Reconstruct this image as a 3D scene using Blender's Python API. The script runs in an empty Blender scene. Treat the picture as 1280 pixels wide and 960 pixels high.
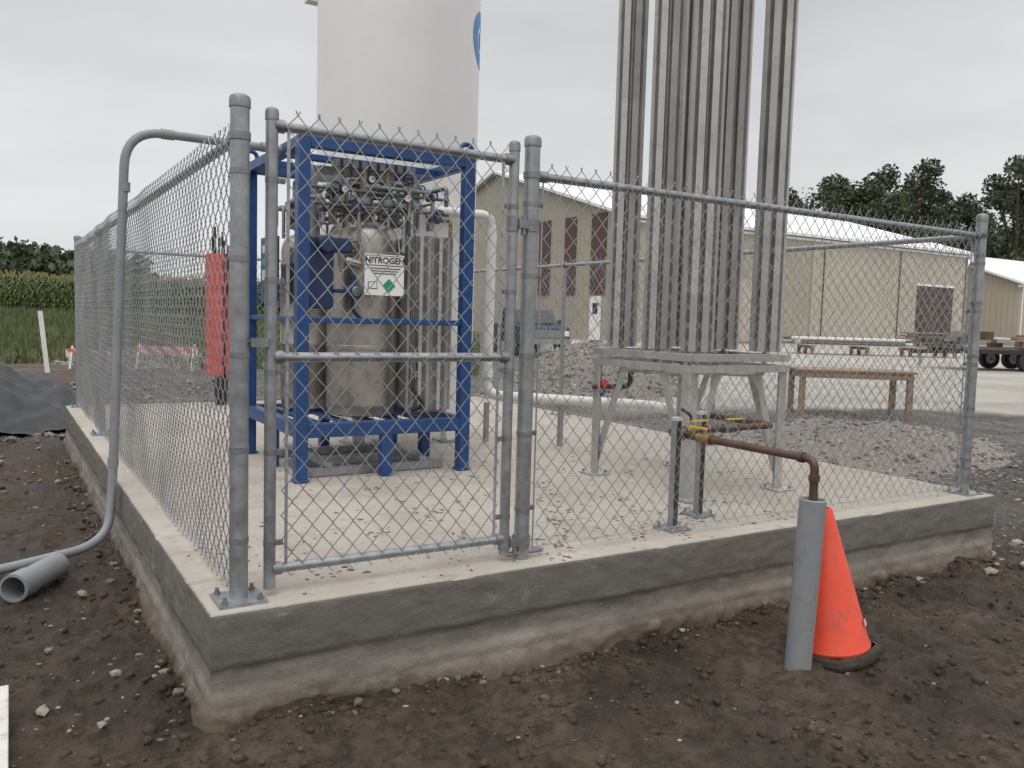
import bpy, math, random
import numpy as np
from mathutils import Vector, Matrix, noise
random.seed(7)
R=random.random
def U(a,b): return a+(b-a)*R()
PT=0.466   # pad top height
# ------------------------------------------------------------------ camera
CAM=Vector((-0.685,-3.278,1.637)); FPX=1050.0
pitch=math.radians(4.4); roll=math.radians(1.6); yaw=math.radians(58.4)
F=Vector((math.cos(yaw),math.sin(yaw),0)); R0=Vector((math.sin(yaw),-math.cos(yaw),0))
fw=F*math.cos(pitch)-Vector((0,0,1))*math.sin(pitch)
U0=R0.cross(fw)
Rt=R0*math.cos(roll)+U0*math.sin(roll); Up=U0*math.cos(roll)-R0*math.sin(roll)
cd=bpy.data.cameras.new("camera"); cam=bpy.data.objects.new("camera",cd)
bpy.context.scene.collection.objects.link(cam)
m=Matrix((Rt,Up,-fw)).transposed().to_4x4(); m.translation=CAM; cam.matrix_world=m
cd.sensor_width=36; cd.lens=36*FPX/1280; cd.clip_end=6000; cd.clip_start=0.05
bpy.context.scene.camera=cam
def W(lat,dep,z=0): # metres right / ahead of the viewpoint -> site coordinates
    q=Vector((CAM.x,CAM.y,0))+F*dep+R0*lat; return (q.x,q.y,z)
# ------------------------------------------------------------------ materials
def nt(name):
    m=bpy.data.materials.new(name); m.use_nodes=True; t=m.node_tree; b=t.nodes["Principled BSDF"]; return m,t,b
def L(t,a,b): t.links.new(a,b)
def noise_node(t,scale,detail=5,rough=.6,vec=None):
    n=t.nodes.new("ShaderNodeTexNoise"); n.inputs["Scale"].default_value=scale; n.inputs["Detail"].default_value=detail
    n.inputs["Roughness"].default_value=rough
    if vec is None:
        tc=t.nodes.new("ShaderNodeTexCoord"); vec=tc.outputs["Object"]
    L(t,vec,n.inputs["Vector"]); return n
def mapped(t,sc):
    tc=t.nodes.new("ShaderNodeTexCoord"); mp=t.nodes.new("ShaderNodeMapping"); mp.inputs["Scale"].default_value=sc; L(t,tc.outputs["Object"],mp.inputs[0]); return mp.outputs[0]
def ramp(t,src,stops):
    r=t.nodes.new("ShaderNodeValToRGB"); e=r.color_ramp.elements
    while len(e)<len(stops): e.new(.5)
    for i,(p,c) in enumerate(stops):
        e[i].position=p; e[i].color=(c[0],c[1],c[2],1) if not isinstance(c,(int,float)) else (c,c,c,1)
    L(t,src,r.inputs["Fac"]); return r
def mix(t,fac,a,b,mode='MIX'):
    n=t.nodes.new("ShaderNodeMix"); n.data_type='RGBA'; n.blend_type=mode
    for s,v in ((n.inputs[0],fac),(n.inputs[6],a),(n.inputs[7],b)):
        if hasattr(v,"links"): L(t,v,s)
        elif isinstance(v,(int,float)): s.default_value=v
        else: s.default_value=(v[0],v[1],v[2],1)
    return n.outputs[2]
def bump(t,b,h,strength=.3,dist=.02):
    n=t.nodes.new("ShaderNodeBump"); n.inputs["Strength"].default_value=strength; n.inputs["Distance"].default_value=dist
    L(t,h,n.inputs["Height"]); L(t,n.outputs[0],b.inputs["Normal"]); return n
def M(name,c,rough=.5,metal=0,var=.15,scale=6,bmp=0,bscale=60,dirt=None,dirtamt=.5):
    m,t,b=nt(name); n=noise_node(t,scale)
    lo=[x*(1-var) for x in c]; hi=[min(1,x*(1+var)) for x in c]
    r=ramp(t,n.outputs["Fac"],[(.3,lo),(.7,hi)]); out=r.outputs[0]
    if dirt:
        n2=noise_node(t,scale*2.3,8,.7); r2=ramp(t,n2.outputs["Fac"],[(.52,0),(.68,dirtamt)])
        out=mix(t,r2.outputs[0],out,dirt)
    L(t,out,b.inputs["Base Color"]); b.inputs["Metallic"].default_value=metal
    rr=ramp(t,n.outputs["Fac"],[(.3,max(0,rough-.08)),(.7,min(1,rough+.08))]); L(t,rr.outputs[0],b.inputs["Roughness"])
    if bmp: bump(t,b,noise_node(t,bscale,4).outputs["Fac"],bmp,.01)
    return m
galv=M("galvanised_steel",(.33,.345,.355),.46,.7,.22,14,.06,120,(.20,.20,.20),.4)
galvd=M("galvanised_wire",(.40,.41,.42),.45,.55,.15,5)
malle=M("cast_fitting",(.26,.27,.28),.5,.7,.2,30)
blue=M("blue_enamel",(.012,.062,.20),.42,0,.18,8,.03,80,(.03,.045,.07),.6)
blue2=M("dark_blue_paint",(.012,.035,.10),.4,0,.2,12)
steel=M("stainless_steel",(.46,.43,.38),.34,.85,.15,4,.04,30,(.22,.18,.12),.5)
pipem=M("sooty_pipe",(.17,.165,.16),.42,.6,.3,14)
alum=M("aluminium_fin",(.47,.46,.44),.5,.5,.14,3,.04,60,(.27,.26,.24),.5)
white=M("white_paint",(.80,.80,.79),.35,0,.03,2,0,60,(.68,.68,.66),.2)
offw=M("dirty_white",(.60,.59,.56),.5,0,.1,7,.05,60,(.25,.20,.15),.6)
pvcw=M("white_pipe",(.70,.70,.68),.4,0,.05,5,0,60,(.4,.35,.28),.4)
pvcg=M("gray_pvc",(.25,.265,.28),.45,0,.08,6,.02,60,(.20,.17,.14),.5)
copper=M("weathered_pipe",(.12,.075,.055),.5,.4,.3,15,.1,100)
brass=M("brass",(.30,.21,.09),.45,.8,.25,20)
dark=M("dark_rubber",(.025,.025,.025),.7,0,.3,20)
muddyr=M("muddy_rubber",(.045,.035,.028),.9,0,.4,20,.4,60)
yellow=M("yellow_handle",(.75,.50,.02),.45)
redp=M("red_paint",(.40,.03,.03),.4)
green=M("green_label",(.02,.30,.16),.5,0,.05)
black=M("black_ink",(.01,.01,.01),.6,0,.1)
glass=M("dark_glass",(.03,.04,.05),.1,0,.1)
wood=M("weathered_wood",(.26,.18,.11),.8,0,.3,8,.2,60)
orange=M("orange_plastic",(.78,.085,.04),.45,0,.12,5,.03,60,(.32,.11,.07),.6)
pink=M("orange_mesh_roll",(.62,.085,.075),.6,0,.25,30,.3,60)
logob=M("logo_blue",(.02,.20,.55),.4,0,.03)
# ------------------------------------------------------------------ mesh builder
class MB:
    def __init__(s): s.v=[]; s.f=[]; s.mi=[]; s.sm=[]; s.mats=[]
    def mat(s,m):
        if m not in s.mats: s.mats.append(m)
        return s.mats.index(m)
    def add(s,vs,fs,m,smooth=False):
        o=len(s.v); s.v.extend([tuple(v) for v in vs]); k=s.mat(m)
        for i,f in enumerate(fs):
            s.f.append(tuple(a+o for a in f)); s.mi.append(k); s.sm.append(smooth if isinstance(smooth,bool) else smooth[i])
    def box(s,c,sz,m,rot=None):
        c=Vector(c); h=Vector(sz)/2
        vs=[Vector((x*h.x,y*h.y,z*h.z)) for x in(-1,1) for y in(-1,1) for z in(-1,1)]
        if rot is not None: vs=[rot@v for v in vs]
        s.add([v+c for v in vs],[(0,1,3,2),(4,6,7,5),(0,4,5,1),(2,3,7,6),(0,2,6,4),(1,5,7,3)],m)
    def beam(s,p0,p1,w,h,m,up=(0,0,1)):
        p0=Vector(p0);p1=Vector(p1);d=(p1-p0); l=d.length; d.normalize(); up=Vector(up)
        if abs(d.dot(up))>.95: up=Vector((0,1,0))
        x=d.cross(up).normalized(); z=x.cross(d)
        s.box((p0+p1)/2,(w,l,h),m,Matrix((x,d,z)).transposed())
    def cyl(s,p0,p1,r,m,seg=16,r1=None,caps=True):
        p0=Vector(p0);p1=Vector(p1); r1=r if r1 is None else r1
        d=(p1-p0).normalized(); a=Vector((0,0,1)) if abs(d.z)<.9 else Vector((1,0,0))
        x=d.cross(a).normalized(); y=d.cross(x)
        vs=[];fs=[];sm=[]
        for p,rr in((p0,r),(p1,r1)):
            for i in range(seg):
                t=2*math.pi*i/seg; vs.append(p+x*rr*math.cos(t)+y*rr*math.sin(t))
        for i in range(seg):
            j=(i+1)%seg; fs.append((i,i+seg,j+seg,j)); sm.append(True)
        if caps: fs+= [tuple(range(seg)),tuple(range(2*seg-1,seg-1,-1))]; sm+=[False,False]
        s.add(vs,fs,m,sm)
    def lathe(s,c,prof,m,seg=32,axis=None,fn=None):
        c=Vector(c); q=Matrix.Identity(3) if axis is None else Vector((0,0,1)).rotation_difference(Vector(axis)).to_matrix()
        vs=[];fs=[]
        for k,(r,z) in enumerate(prof):
            for i in range(seg):
                t=2*math.pi*i/seg; rr=r if fn is None else r*fn(t,z)
                vs.append(c+q@Vector((rr*math.cos(t),rr*math.sin(t),z)))
        for k in range(len(prof)-1):
            for i in range(seg):
                j=(i+1)%seg; fs.append((k*seg+i,k*seg+j,(k+1)*seg+j,(k+1)*seg+i))
        s.add(vs,fs,m,True)
    def tube(s,path,r,m,bend=.08,seg=12,caps=True):
        P=[Vector(p) for p in path]; pts=[P[0]]
        for i in range(1,len(P)-1):
            a=(P[i-1]-P[i]); b=(P[i+1]-P[i]); la=min(bend,a.length*.49); lb=min(bend,b.length*.49)
            A=P[i]+a.normalized()*la; B=P[i]+b.normalized()*lb
            for k in range(9):
                t=k/8; pts.append(A*(1-t)**2+P[i]*2*t*(1-t)+B*t*t)
        pts.append(P[-1])
        d=(pts[1]-pts[0]).normalized(); a=Vector((0,0,1)) if abs(d.z)<.9 else Vector((1,0,0)); x=d.cross(a).normalized()
        vs=[];fs=[];sm=[]
        for i,p in enumerate(pts):
            if i==0: d=pts[1]-pts[0]
            elif i==len(pts)-1: d=pts[-1]-pts[-2]
            else: d=(pts[i+1]-pts[i]).normalized()+(pts[i]-pts[i-1]).normalized()
            d.normalize(); x=(x-d*x.dot(d)).normalized(); y=d.cross(x)
            for k in range(seg):
                t=2*math.pi*k/seg; vs.append(p+x*r*math.cos(t)+y*r*math.sin(t))
        for i in range(len(pts)-1):
            for k in range(seg):
                j=(k+1)%seg; fs.append((i*seg+k,i*seg+j,(i+1)*seg+j,(i+1)*seg+k)); sm.append(True)
        if caps:
            n=len(pts)-1; fs+=[tuple(range(seg-1,-1,-1)),tuple(range(n*seg,n*seg+seg))]; sm+=[False,False]
        s.add(vs,fs,m,sm)
    def ball(s,c,r,m,sc=(1,1,1),seg=12):
        prof=[(max(1e-4,math.sin(math.pi*k/8))*r,-math.cos(math.pi*k/8)*r) for k in range(9)]
        o=len(s.v); s.lathe((0,0,0),prof,m,seg)
        for i in range(o,len(s.v)):
            v=s.v[i]; s.v[i]=(v[0]*sc[0]+c[0],v[1]*sc[1]+c[1],v[2]*sc[2]+c[2])
    def torus(s,c,Rr,r,m,axis=(0,0,1),seg=20):
        prof=[(Rr+r*math.cos(2*math.pi*k/8),r*math.sin(2*math.pi*k/8)) for k in range(9)]
        s.lathe(c,prof,m,seg,axis)
    def obj(s,name,parent=None,bev=0,xf=None,sharp=True):
        me=bpy.data.meshes.new(name); vs=s.v if xf is None else [tuple(xf@Vector(v)) for v in s.v]
        me.from_pydata(vs,[],s.f); me.update()
        for mm in s.mats: me.materials.append(mm)
        me.polygons.foreach_set("material_index",s.mi); me.polygons.foreach_set("use_smooth",s.sm)
        if sharp and any(s.sm): me.set_sharp_from_angle(angle=math.radians(38))
        o=bpy.data.objects.new(name,me); bpy.context.scene.collection.objects.link(o)
        if bev:
            b=o.modifiers.new("bevel",'BEVEL'); b.width=bev; b.segments=2; b.limit_method='ANGLE'; b.angle_limit=math.radians(50)
        if parent: o.parent=parent
        return o
def empty(name):
    e=bpy.data.objects.new(name,None); bpy.context.scene.collection.objects.link(e); return e
def ss(x,a,b):
    t=max(0,min(1,(x-a)/(b-a))); return t*t*(3-2*t)
# ------------------------------------------------------------------ ground
def gbase(x,y):
    q=Vector((x-CAM.x,y-CAM.y,0)); dep=q.dot(F); lat=q.dot(R0)
    return .28*max(ss(y,7.5,15),ss(x,6,10)*ss(y,-3,3))+.85*ss(dep,26,54)*ss(-lat,2,9)
def gz(x,y):
    z=gbase(x,y); d=math.hypot(x-CAM.x,y-CAM.y)
    if d<45:
        w=1-ss(d,25,45)
        v=Vector((x,y,0))
        h=noise.fractal(v*.7,1,2,3)*.05
        if d<16:
            wx=Vector((x+.12*noise.noise(v*2.2),y+.12*noise.noise(v*2.2+Vector((9,9,0))),0))
            h+=noise.fractal(wx*3.1+Vector((5,1,0)),.75,2,5)*.040+(.5-abs(noise.noise(wx*7)))*.030+noise.noise(v*19)*.011+noise.noise(v*37)*.006
            if y<-.6: h-=.035*math.exp(-((y+1.35+.1*noise.noise(v*.8))/.16)**2)*(1+.4*math.sin(x*22+3*math.sin(x)))*ss(x,1.5,3)
        z+=h*w-.02
    dx=max(0,-x,x-5.45); dy=max(0,-y,y-7.95); dd=math.hypot(dx,dy)
    if dd<.35: z+=.035*(1-dd/.35)**2*(.6+noise.noise(Vector((x*2.5,y*2.5,8))))
    return z
def axis(lo,hi,step,g,ext):
    a=list(np.arange(lo,hi,step)); s=step; x=a[-1]; up=[]
    while x<ext: s*=g; x+=s; up.append(x)
    s=step; x=lo; dn=[]
    while x>-ext: s*=g; x-=s; dn.append(x)
    return dn[::-1]+a+up
xs=axis(-2.4,6.0,.024,1.055,2500); ys=axis(-2.6,.3,.024,1.03,2500)
vs=[];zone=[]
for y in ys:
    for x in xs:
        if .1<x<5.3 and .1<y<7.8: z=-.05
        else: z=gz(x,y)
        vs.append((x,y,z))
        q=Vector((x,y,0))-Vector((CAM.x,CAM.y,0)); dep=q.dot(F); lat=q.dot(R0)
        n=noise.noise(Vector((x*.35,y*.35,3)))
        grav=max(ss(x+n*1.5,5.7,7.0)*ss(y+n*2,-.5,1.5), ss(y+n*1.5,8.2,10)*ss(lat,-9,-5), ss(n+ (1-abs(x+1.6)/1.2)*ss(y,-1,3),.25,.8)*.25*(x<0))
        yard=ss((x-10.5)*.5+(y-6.0)*.86+n*1.2,0,.8)*ss(lat+n,1.0,3.0)*(1-ss(dep,140,170))
        grass=max(ss(dep+n*4,19,24)*ss(-lat+n*2,-.5,3.5), ss(dep,150,180))
        zone.append((grav,yard,grass,1))
nx=len(xs); ny=len(ys)
fs=[(j*nx+i,j*nx+i+1,(j+1)*nx+i+1,(j+1)*nx+i) for j in range(ny-1) for i in range(nx-1)]
me=bpy.data.meshes.new("ground"); me.from_pydata(vs,[],fs); me.update()
me.polygons.foreach_set("use_smooth",[True]*len(fs))
ca=me.color_attributes.new("zone",'FLOAT_COLOR','POINT'); ca.data.foreach_set("color",np.array(zone,dtype=np.float32).ravel())
m,t,b=nt("muddy_ground")
at=t.nodes.new("ShaderNodeAttribute"); at.attribute_name="zone"; sp=t.nodes.new("ShaderNodeSeparateColor"); L(t,at.outputs["Color"],sp.inputs[0])
n1=noise_node(t,1.1,6,.65); n2=noise_node(t,11,9,.75); n3=noise_node(t,60,5,.75)
mud=ramp(t,n1.outputs["Fac"],[(.36,(.052,.036,.024)),(.5,(.110,.078,.053)),(.66,(.195,.145,.102))]).outputs[0]
mud=mix(t,ramp(t,n2.outputs["Fac"],[(.40,.85),(.58,0)]).outputs[0],mud,(.038,.027,.019))
mud=mix(t,ramp(t,n3.outputs["Fac"],[(.58,0),(.70,.5)]).outputs[0],mud,(.24,.195,.15))
vo=t.nodes.new("ShaderNodeTexVoronoi"); vo.inputs["Scale"].default_value=28; tc=t.nodes.new("ShaderNodeTexCoord"); L(t,tc.outputs["Object"],vo.inputs["Vector"])
gr=ramp(t,vo.outputs["Color"],[(.1,(.09,.085,.08)),(.5,(.20,.19,.175)),(.9,(.36,.35,.33))]).outputs[0]
gr=mix(t,ramp(t,vo.outputs["Distance"],[(.25,0),(.6,.8)]).outputs[0],gr,(.05,.045,.04))
gr=mix(t,ramp(t,noise_node(t,.9,4).outputs["Fac"],[(.45,0),(.62,.85)]).outputs[0],gr,(.10,.08,.062))
col=mix(t,sp.outputs[0],mud,gr)
ya=ramp(t,noise_node(t,.5,7,.65).outputs["Fac"],[(.3,(.36,.33,.29)),(.6,(.50,.47,.42))]).outputs[0]
col=mix(t,sp.outputs[1],col,ya)
gs=ramp(t,noise_node(t,.8,8,.7).outputs["Fac"],[(.35,(.07,.09,.03)),(.55,(.12,.13,.05)),(.7,(.20,.17,.10))]).outputs[0]
col=mix(t,sp.outputs[2],col,gs)
L(t,col,b.inputs["Base Color"]); 
L(t,ramp(t,n1.outputs["Fac"],[(.38,.38),(.55,.9)]).outputs[0],b.inputs["Roughness"])
ad=t.nodes.new("ShaderNodeMath"); ad.operation='MULTIPLY_ADD'; L(t,n3.outputs["Fac"],ad.inputs[0]); ad.inputs[1].default_value=.5; L(t,n2.outputs["Fac"],ad.inputs[2])
bump(t,b,ad.outputs[0],1.0,.06)
me.materials.append(m); g=bpy.data.objects.new("ground",me); bpy.context.scene.collection.objects.link(g)
# ---- stones and clods
def ico():
    import bmesh
    bm=bmesh.new(); bmesh.ops.create_icosphere(bm,subdivisions=1,radius=1); v=[tuple(x.co) for x in bm.verts]; f=[tuple(q.index for q in p.verts) for p in bm.faces]; bm.free(); return v,f
IV,IF=ico()
def lump(mb,p,s,m,flat=.6,smooth=False):
    q=Matrix.Rotation(U(0,6.28),3,'Z'); a,bb=U(.7,1.3),U(.7,1.3)
    vs=[]
    for v in IV:
        k=s*U(.65,1.25); w=q@Vector((v[0]*k*a,v[1]*k*bb,v[2]*k*flat)); vs.append((p[0]+w.x,p[1]+w.y,p[2]+w.z))
    mb.add(vs,IF,m,smooth)
stoneA=M("pebble_light",(.28,.26,.23),.85,0,.35,9,.2,60); stoneB=M("pebble_gray",(.14,.128,.115),.85,0,.4,9,.2,60)
def mudmat(name,k):
    m,t,b=nt(name); n1=noise_node(t,1.1,6,.65); c=ramp(t,n1.outputs["Fac"],[(.36,(.052*k,.036*k,.024*k)),(.5,(.110*k,.078*k,.053*k)),(.66,(.195*k,.145*k,.102*k))]).outputs[0]
    L(t,mix(t,ramp(t,noise_node(t,30,7,.75).outputs["Fac"],[(.42,.7),(.6,0)]).outputs[0],c,(.04,.028,.02)),b.inputs["Base Color"]); b.inputs["Roughness"].default_value=.85; bump(t,b,noise_node(t,60,5,.75).outputs["Fac"],1,.02); return m
clod=mudmat("mud_clod",.85); clod2=mudmat("dry_clod",1.15); crumb=M("dried_mud",(.15,.11,.08),.95,0,.3,9)
mb=MB(); mc=MB()
def place(n,x0,x1,y0,y1,fn):
    k=0
    while k<n:
        x,y=U(x0,x1),U(y0,y1)
        if -.02<x<5.5 and -.02<y<7.95: continue
        fn(x,y); k+=1
def st(x,y):
    s=.004+.012*R()**4; lump(mb,(x,y,gz(x,y)+s*.1),s,stoneA if R()<.35 else stoneB)
def cl(x,y):
    if noise.noise(Vector((x*1.3,y*1.3,20)))<-.12 and R()<.8: return
    s=.005+.024*R()**4; lump(mc,(x,y,gz(x,y)+s*.05),s,clod if R()<.6 else clod2,.7,True)
place(900,-2.4,0,-1.2,4,st); place(1000,-4.5,0,4,11,lambda x,y:(lump(mb,(x,y,gz(x,y)+.003),.008+.026*R()**3,stoneA if R()<.4 else stoneB)))
place(260,-1,7,-2.4,0,st); place(5200,-1.2,6.5,-2.4,0,cl); place(2600,-2.4,0,-1.5,6,cl)
place(1500,5.5,9.5,-.5,7,lambda x,y:lump(mb,(x,y,gz(x,y)+.005),.012+.03*R()**2,stoneA if R()<.4 else stoneB))
place(900,-6,3,8,14,lambda x,y:lump(mb,(x,y,gz(x,y)+.02),.03+.06*R()**2,stoneA if R()<.4 else stoneB))
for _ in range(900): # rubble and soil along slab foot
    if R()<.6: x,y=U(0,5.4),-abs(random.gauss(0,.07))-.03
    else: x,y=-abs(random.gauss(0,.08))-.03,U(0,7)
    s=.005+.024*R()**3
    if R()<.2: lump(mb,(x,y,gz(x,y)+s*.2),s,stoneA if R()<.4 else stoneB)
    else: lump(mc,(x,y,gz(x,y)+s*.2),s,clod if R()<.5 else clod2,.7,True)
for x,y,s in [(5.0,-.25,.05),(5.35,-.3,.045),(5.6,.1,.05),(-.25,.75,.03),(-.5,1.2,.03),(-.7,6.8,.07),(-.35,.3,.025),(-.3,1.9,.035),(-.55,.5,.028)]: lump(mb,(x,y,gz(x,y)+s*.4),s,stoneA)
mb.obj("gravel_stones"); mc.obj("mud_clods",sharp=False)
# ------------------------------------------------------------------ concrete slab
PX,PY=5.47,7.95
per=[]; st_=.022
def edge(a,b,n):
    l=math.hypot(b[0]-a[0],b[1]-a[1]); k=int(l/st_)
    for i in range(k): per.append((a[0]+(b[0]-a[0])*i/k,a[1]+(b[1]-a[1])*i/k,n[0],n[1]))
edge((0,0),(PX,0),(0,-1)); edge((PX,0),(PX,PY),(1,0)); edge((PX,PY),(0,PY),(0,1)); edge((0,PY),(0,0),(-1,0))
lev=[-.12,-.04]+[.0+i*.0135 for i in range(33)]+[.445,.456,PT-.005,PT]
vs=[]
for li,z in enumerate(lev):
    for (x,y,a,bb) in per:
        v=Vector((x,y,z)); vf=Vector((x,y,z*1.6))
        o=noise.noise(v*3)*.006+noise.noise(vf*9)*.005+noise.noise(v*20)*.003+noise.noise(v*38)*.002
        lowf=max(0,.45+.9*noise.noise(Vector((x*1.1,y*1.1,9))))
        wv=.012*noise.noise(Vector((x*1.6,y*1.6,2)))
        zz=z+wv
        o-=.010*(1-ss(zz,.232,.258))
        if .235<zz<.262: o+=.006*max(0,noise.noise(Vector((x*4,y*4,5)))+.3)
        o+=(.020*lowf+.003)*(1-ss(zz,.115,.16))
        if zz<.075: o+=(.075-zz)*.5*lowf+abs(noise.noise(v*13))*.03
        if z>.44: o=o*.4
        chip=max(0,noise.noise(Vector((x*5,y*5,1)))-.35)*.03
        if li==len(lev)-2: o-=.003+chip
        if li==len(lev)-1: o-=.011+chip*1.4
        vs.append((x+a*o,y+bb*o,z-(chip*.5 if li>=len(lev)-2 else 0)))
n=len(per); fs=[]
for l in range(len(lev)-1):
    for i in range(n):
        j=(i+1)%n; fs.append((l*n+i,l*n+j,(l+1)*n+j,(l+1)*n+i))
fs.append(tuple((len(lev)-1)*n+i for i in range(n)))
m,t,b=nt("slab_concrete")
geo=t.nodes.new("ShaderNodeNewGeometry"); sx=t.nodes.new("ShaderNodeSeparateXYZ"); L(t,geo.outputs["True Normal"],sx.inputs[0])
tc=t.nodes.new("ShaderNodeTexCoord"); sz=t.nodes.new("ShaderNodeSeparateXYZ"); L(t,tc.outputs["Object"],sz.inputs[0])
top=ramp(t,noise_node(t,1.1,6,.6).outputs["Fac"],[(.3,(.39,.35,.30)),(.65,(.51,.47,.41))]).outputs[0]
top=mix(t,ramp(t,noise_node(t,9,9,.75).outputs["Fac"],[(.56,0),(.68,.6)]).outputs[0],top,(.25,.205,.16))
top=mix(t,ramp(t,noise_node(t,1.6,7,.72).outputs["Fac"],[(.48,0),(.68,.6)]).outputs[0],top,(.33,.29,.24))
top=mix(t,ramp(t,noise_node(t,4.5,4,.5,mapped(t,(1,2.2,1))).outputs["Fac"],[(.60,0),(.66,.35)]).outputs[0],top,(.27,.235,.19))
def math_(op,a,bv,c=None):
    n=t.nodes.new("ShaderNodeMath"); n.operation=op
    for i,v in enumerate((a,bv,c)):
        if v is None: continue
        if hasattr(v,"links"): L(t,v,n.inputs[i])
        else: n.inputs[i].default_value=v
    return n.outputs[0]
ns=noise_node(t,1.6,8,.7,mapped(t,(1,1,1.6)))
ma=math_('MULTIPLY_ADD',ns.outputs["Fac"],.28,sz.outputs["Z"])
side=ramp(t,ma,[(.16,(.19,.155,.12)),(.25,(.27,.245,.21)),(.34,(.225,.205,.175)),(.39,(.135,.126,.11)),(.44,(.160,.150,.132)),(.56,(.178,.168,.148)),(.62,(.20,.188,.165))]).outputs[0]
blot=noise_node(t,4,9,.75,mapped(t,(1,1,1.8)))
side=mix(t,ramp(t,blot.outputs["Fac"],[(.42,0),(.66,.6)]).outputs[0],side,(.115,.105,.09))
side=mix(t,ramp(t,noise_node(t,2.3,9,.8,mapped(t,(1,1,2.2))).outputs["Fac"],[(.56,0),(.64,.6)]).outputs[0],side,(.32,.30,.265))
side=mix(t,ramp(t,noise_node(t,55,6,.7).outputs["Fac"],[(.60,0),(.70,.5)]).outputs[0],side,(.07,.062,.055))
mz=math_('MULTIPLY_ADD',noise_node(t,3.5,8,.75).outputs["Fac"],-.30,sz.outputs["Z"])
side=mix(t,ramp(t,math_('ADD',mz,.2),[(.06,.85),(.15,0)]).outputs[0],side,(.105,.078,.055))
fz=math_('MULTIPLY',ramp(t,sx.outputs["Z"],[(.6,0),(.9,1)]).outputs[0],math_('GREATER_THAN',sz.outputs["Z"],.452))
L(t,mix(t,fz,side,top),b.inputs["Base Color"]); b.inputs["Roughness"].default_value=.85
hb=math_('MULTIPLY_ADD',blot.outputs["Fac"],.8,noise_node(t,40,9,.75).outputs["Fac"])
bump(t,b,hb,.6,.014)
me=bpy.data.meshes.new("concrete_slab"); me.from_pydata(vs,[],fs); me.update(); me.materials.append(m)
me.polygons.foreach_set("use_smooth",[True]*(len(fs)-1)+[False])
me.set_sharp_from_angle(angle=math.radians(50))
o=bpy.data.objects.new("concrete_slab",me); bpy.context.scene.collection.objects.link(o)
# mud crumbs on slab
mb=MB()
for _ in range(900):
    if R()<.6: x,y=random.gauss(1.5,1.4),abs(random.gauss(.2,1.3))
    else: x,y=U(.05,5.35),U(.03,6)
    if .03<x<5.38 and .02<y<7.5:
        s=.003+.015*R()**4; lump(mb,(x,y,PT+s*.05),s,crumb,.2)
for _ in range(44): # boot-print flakes
    cx,cy=random.gauss(2.1,1.2),abs(random.gauss(.7,.9))+.1
    if not(.15<cx<5.1 and .1<cy<6): continue
    an=U(0,6.28)
    for k in range(12):
        a,bb=U(-.13,.13),U(-.045,.045)
        s=U(.005,.018); lump(mb,(cx+a*math.cos(an)-bb*math.sin(an),cy+a*math.sin(an)+bb*math.cos(an),PT+.0005),s,crumb,.10)
mb.obj("mud_crumbs")
# ------------------------------------------------------------------ chain link fence
def fabric(mb,a,bp,z0,z1,mat,w=.043,h=.05,r=.0025,barbs=True):
    a=Vector((a[0],a[1],0)); bp=Vector((bp[0],bp[1],0)); d=bp-a; Ln=d.length; d.normalize(); nn=Vector((-d.y,d.x,0))
    nw=max(2,round(Ln/w)); w=Ln/nw; nz=round((z1-z0)/h); 
    if nz%2: nz+=1
    h=(z1-z0)/nz
    for k in range(nw):
        xc=(k+.5)*w; sg=1 if k%2==0 else -1
        pts=[]
        for i in range(nz+1):
            s=sg*(1 if i%2==0 else -1)
            x=xc+s*(w/2+r*.9); z=z0+i*h
            wob=noise.noise(Vector((x*1.7,z*1.7,a.x+a.y)))
            p=a+d*(x+noise.noise(Vector((x*2,z*2,7+a.x)))*.010)+nn*(.016*wob+(.0024 if s>0 else -.0024)); p.z=z+.008*noise.noise(Vector((x*2,z*2,3)))
            pts.append(p)
        s=sg*(1 if nz%2==0 else -1)
        if barbs:
            e=pts[-1]; q=U(-.004,.004)
            pts.append(e+Vector((0,0,.015))+d*((.004 if s>0 else -.004)+q))
        vs=[];fs=[]
        for p in pts:
            for c,q in((1,0),(0,1),(-1,0),(0,-1)): vs.append(p+d*(c*r*1.25)+nn*(q*r))
        for i in range(len(pts)-1):
            for c in range(4):
                e=(c+1)%4; fs.append((i*4+c,i*4+e,i*4+4+e,i*4+4+c))
        mb.add(vs,fs,mat,True)
def post(mb,x,y,r,h,plate=True,z=PT,cap=True):
    mb.cyl((x,y,z),(x,y,z+h-.02),r,galv,20)
    if cap: mb.lathe((x,y,z+h-.05),[(r,0),(r*1.12,0),(r*1.12,.03),(r*1.02,.042),(r*.7,.05),(r*.3,.054),(.0005,.055)],malle,20)
    if plate:
        mb.box((x,y,z+.006),(.19,.19,.012),galv)
        for a in(-1,1):
            for c in(-1,1): mb.cyl((x+a*.07,y+c*.07,z+.01),(x+a*.07,y+c*.07,z+.04),.008,malle,8); mb.cyl((x+a*.07,y+c*.07,z+.012),(x+a*.07,y+c*.07,z+.024),.014,malle,6)
def band(mb,x,y,r,z,dx=0,dy=0):
    mb.cyl((x,y,PT+z-.011),(x,y,PT+z+.011),r*1.07,malle,20)
    mb.box((x+dx*(r+.012),y+dy*(r+.012),PT+z),(.035 if dx else .014,.035 if dy else .014,.022),malle)
    mb.cyl((x+dx*(r+.018)-dy*.014,y+dy*(r+.018)-dx*.014,PT+z),(x+dx*(r+.018)+dy*.014,y+dy*(r+.018)+dx*.014,PT+z),.005,malle,8)
FX0,FY0,FX1,FY1=.14,.145,5.31,7.80
ZR=1.855
fence=empty("chain_link_fence")
mb=MB()
post(mb,FX0,FY0,.037,2.015); P2x=1.50
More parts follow.
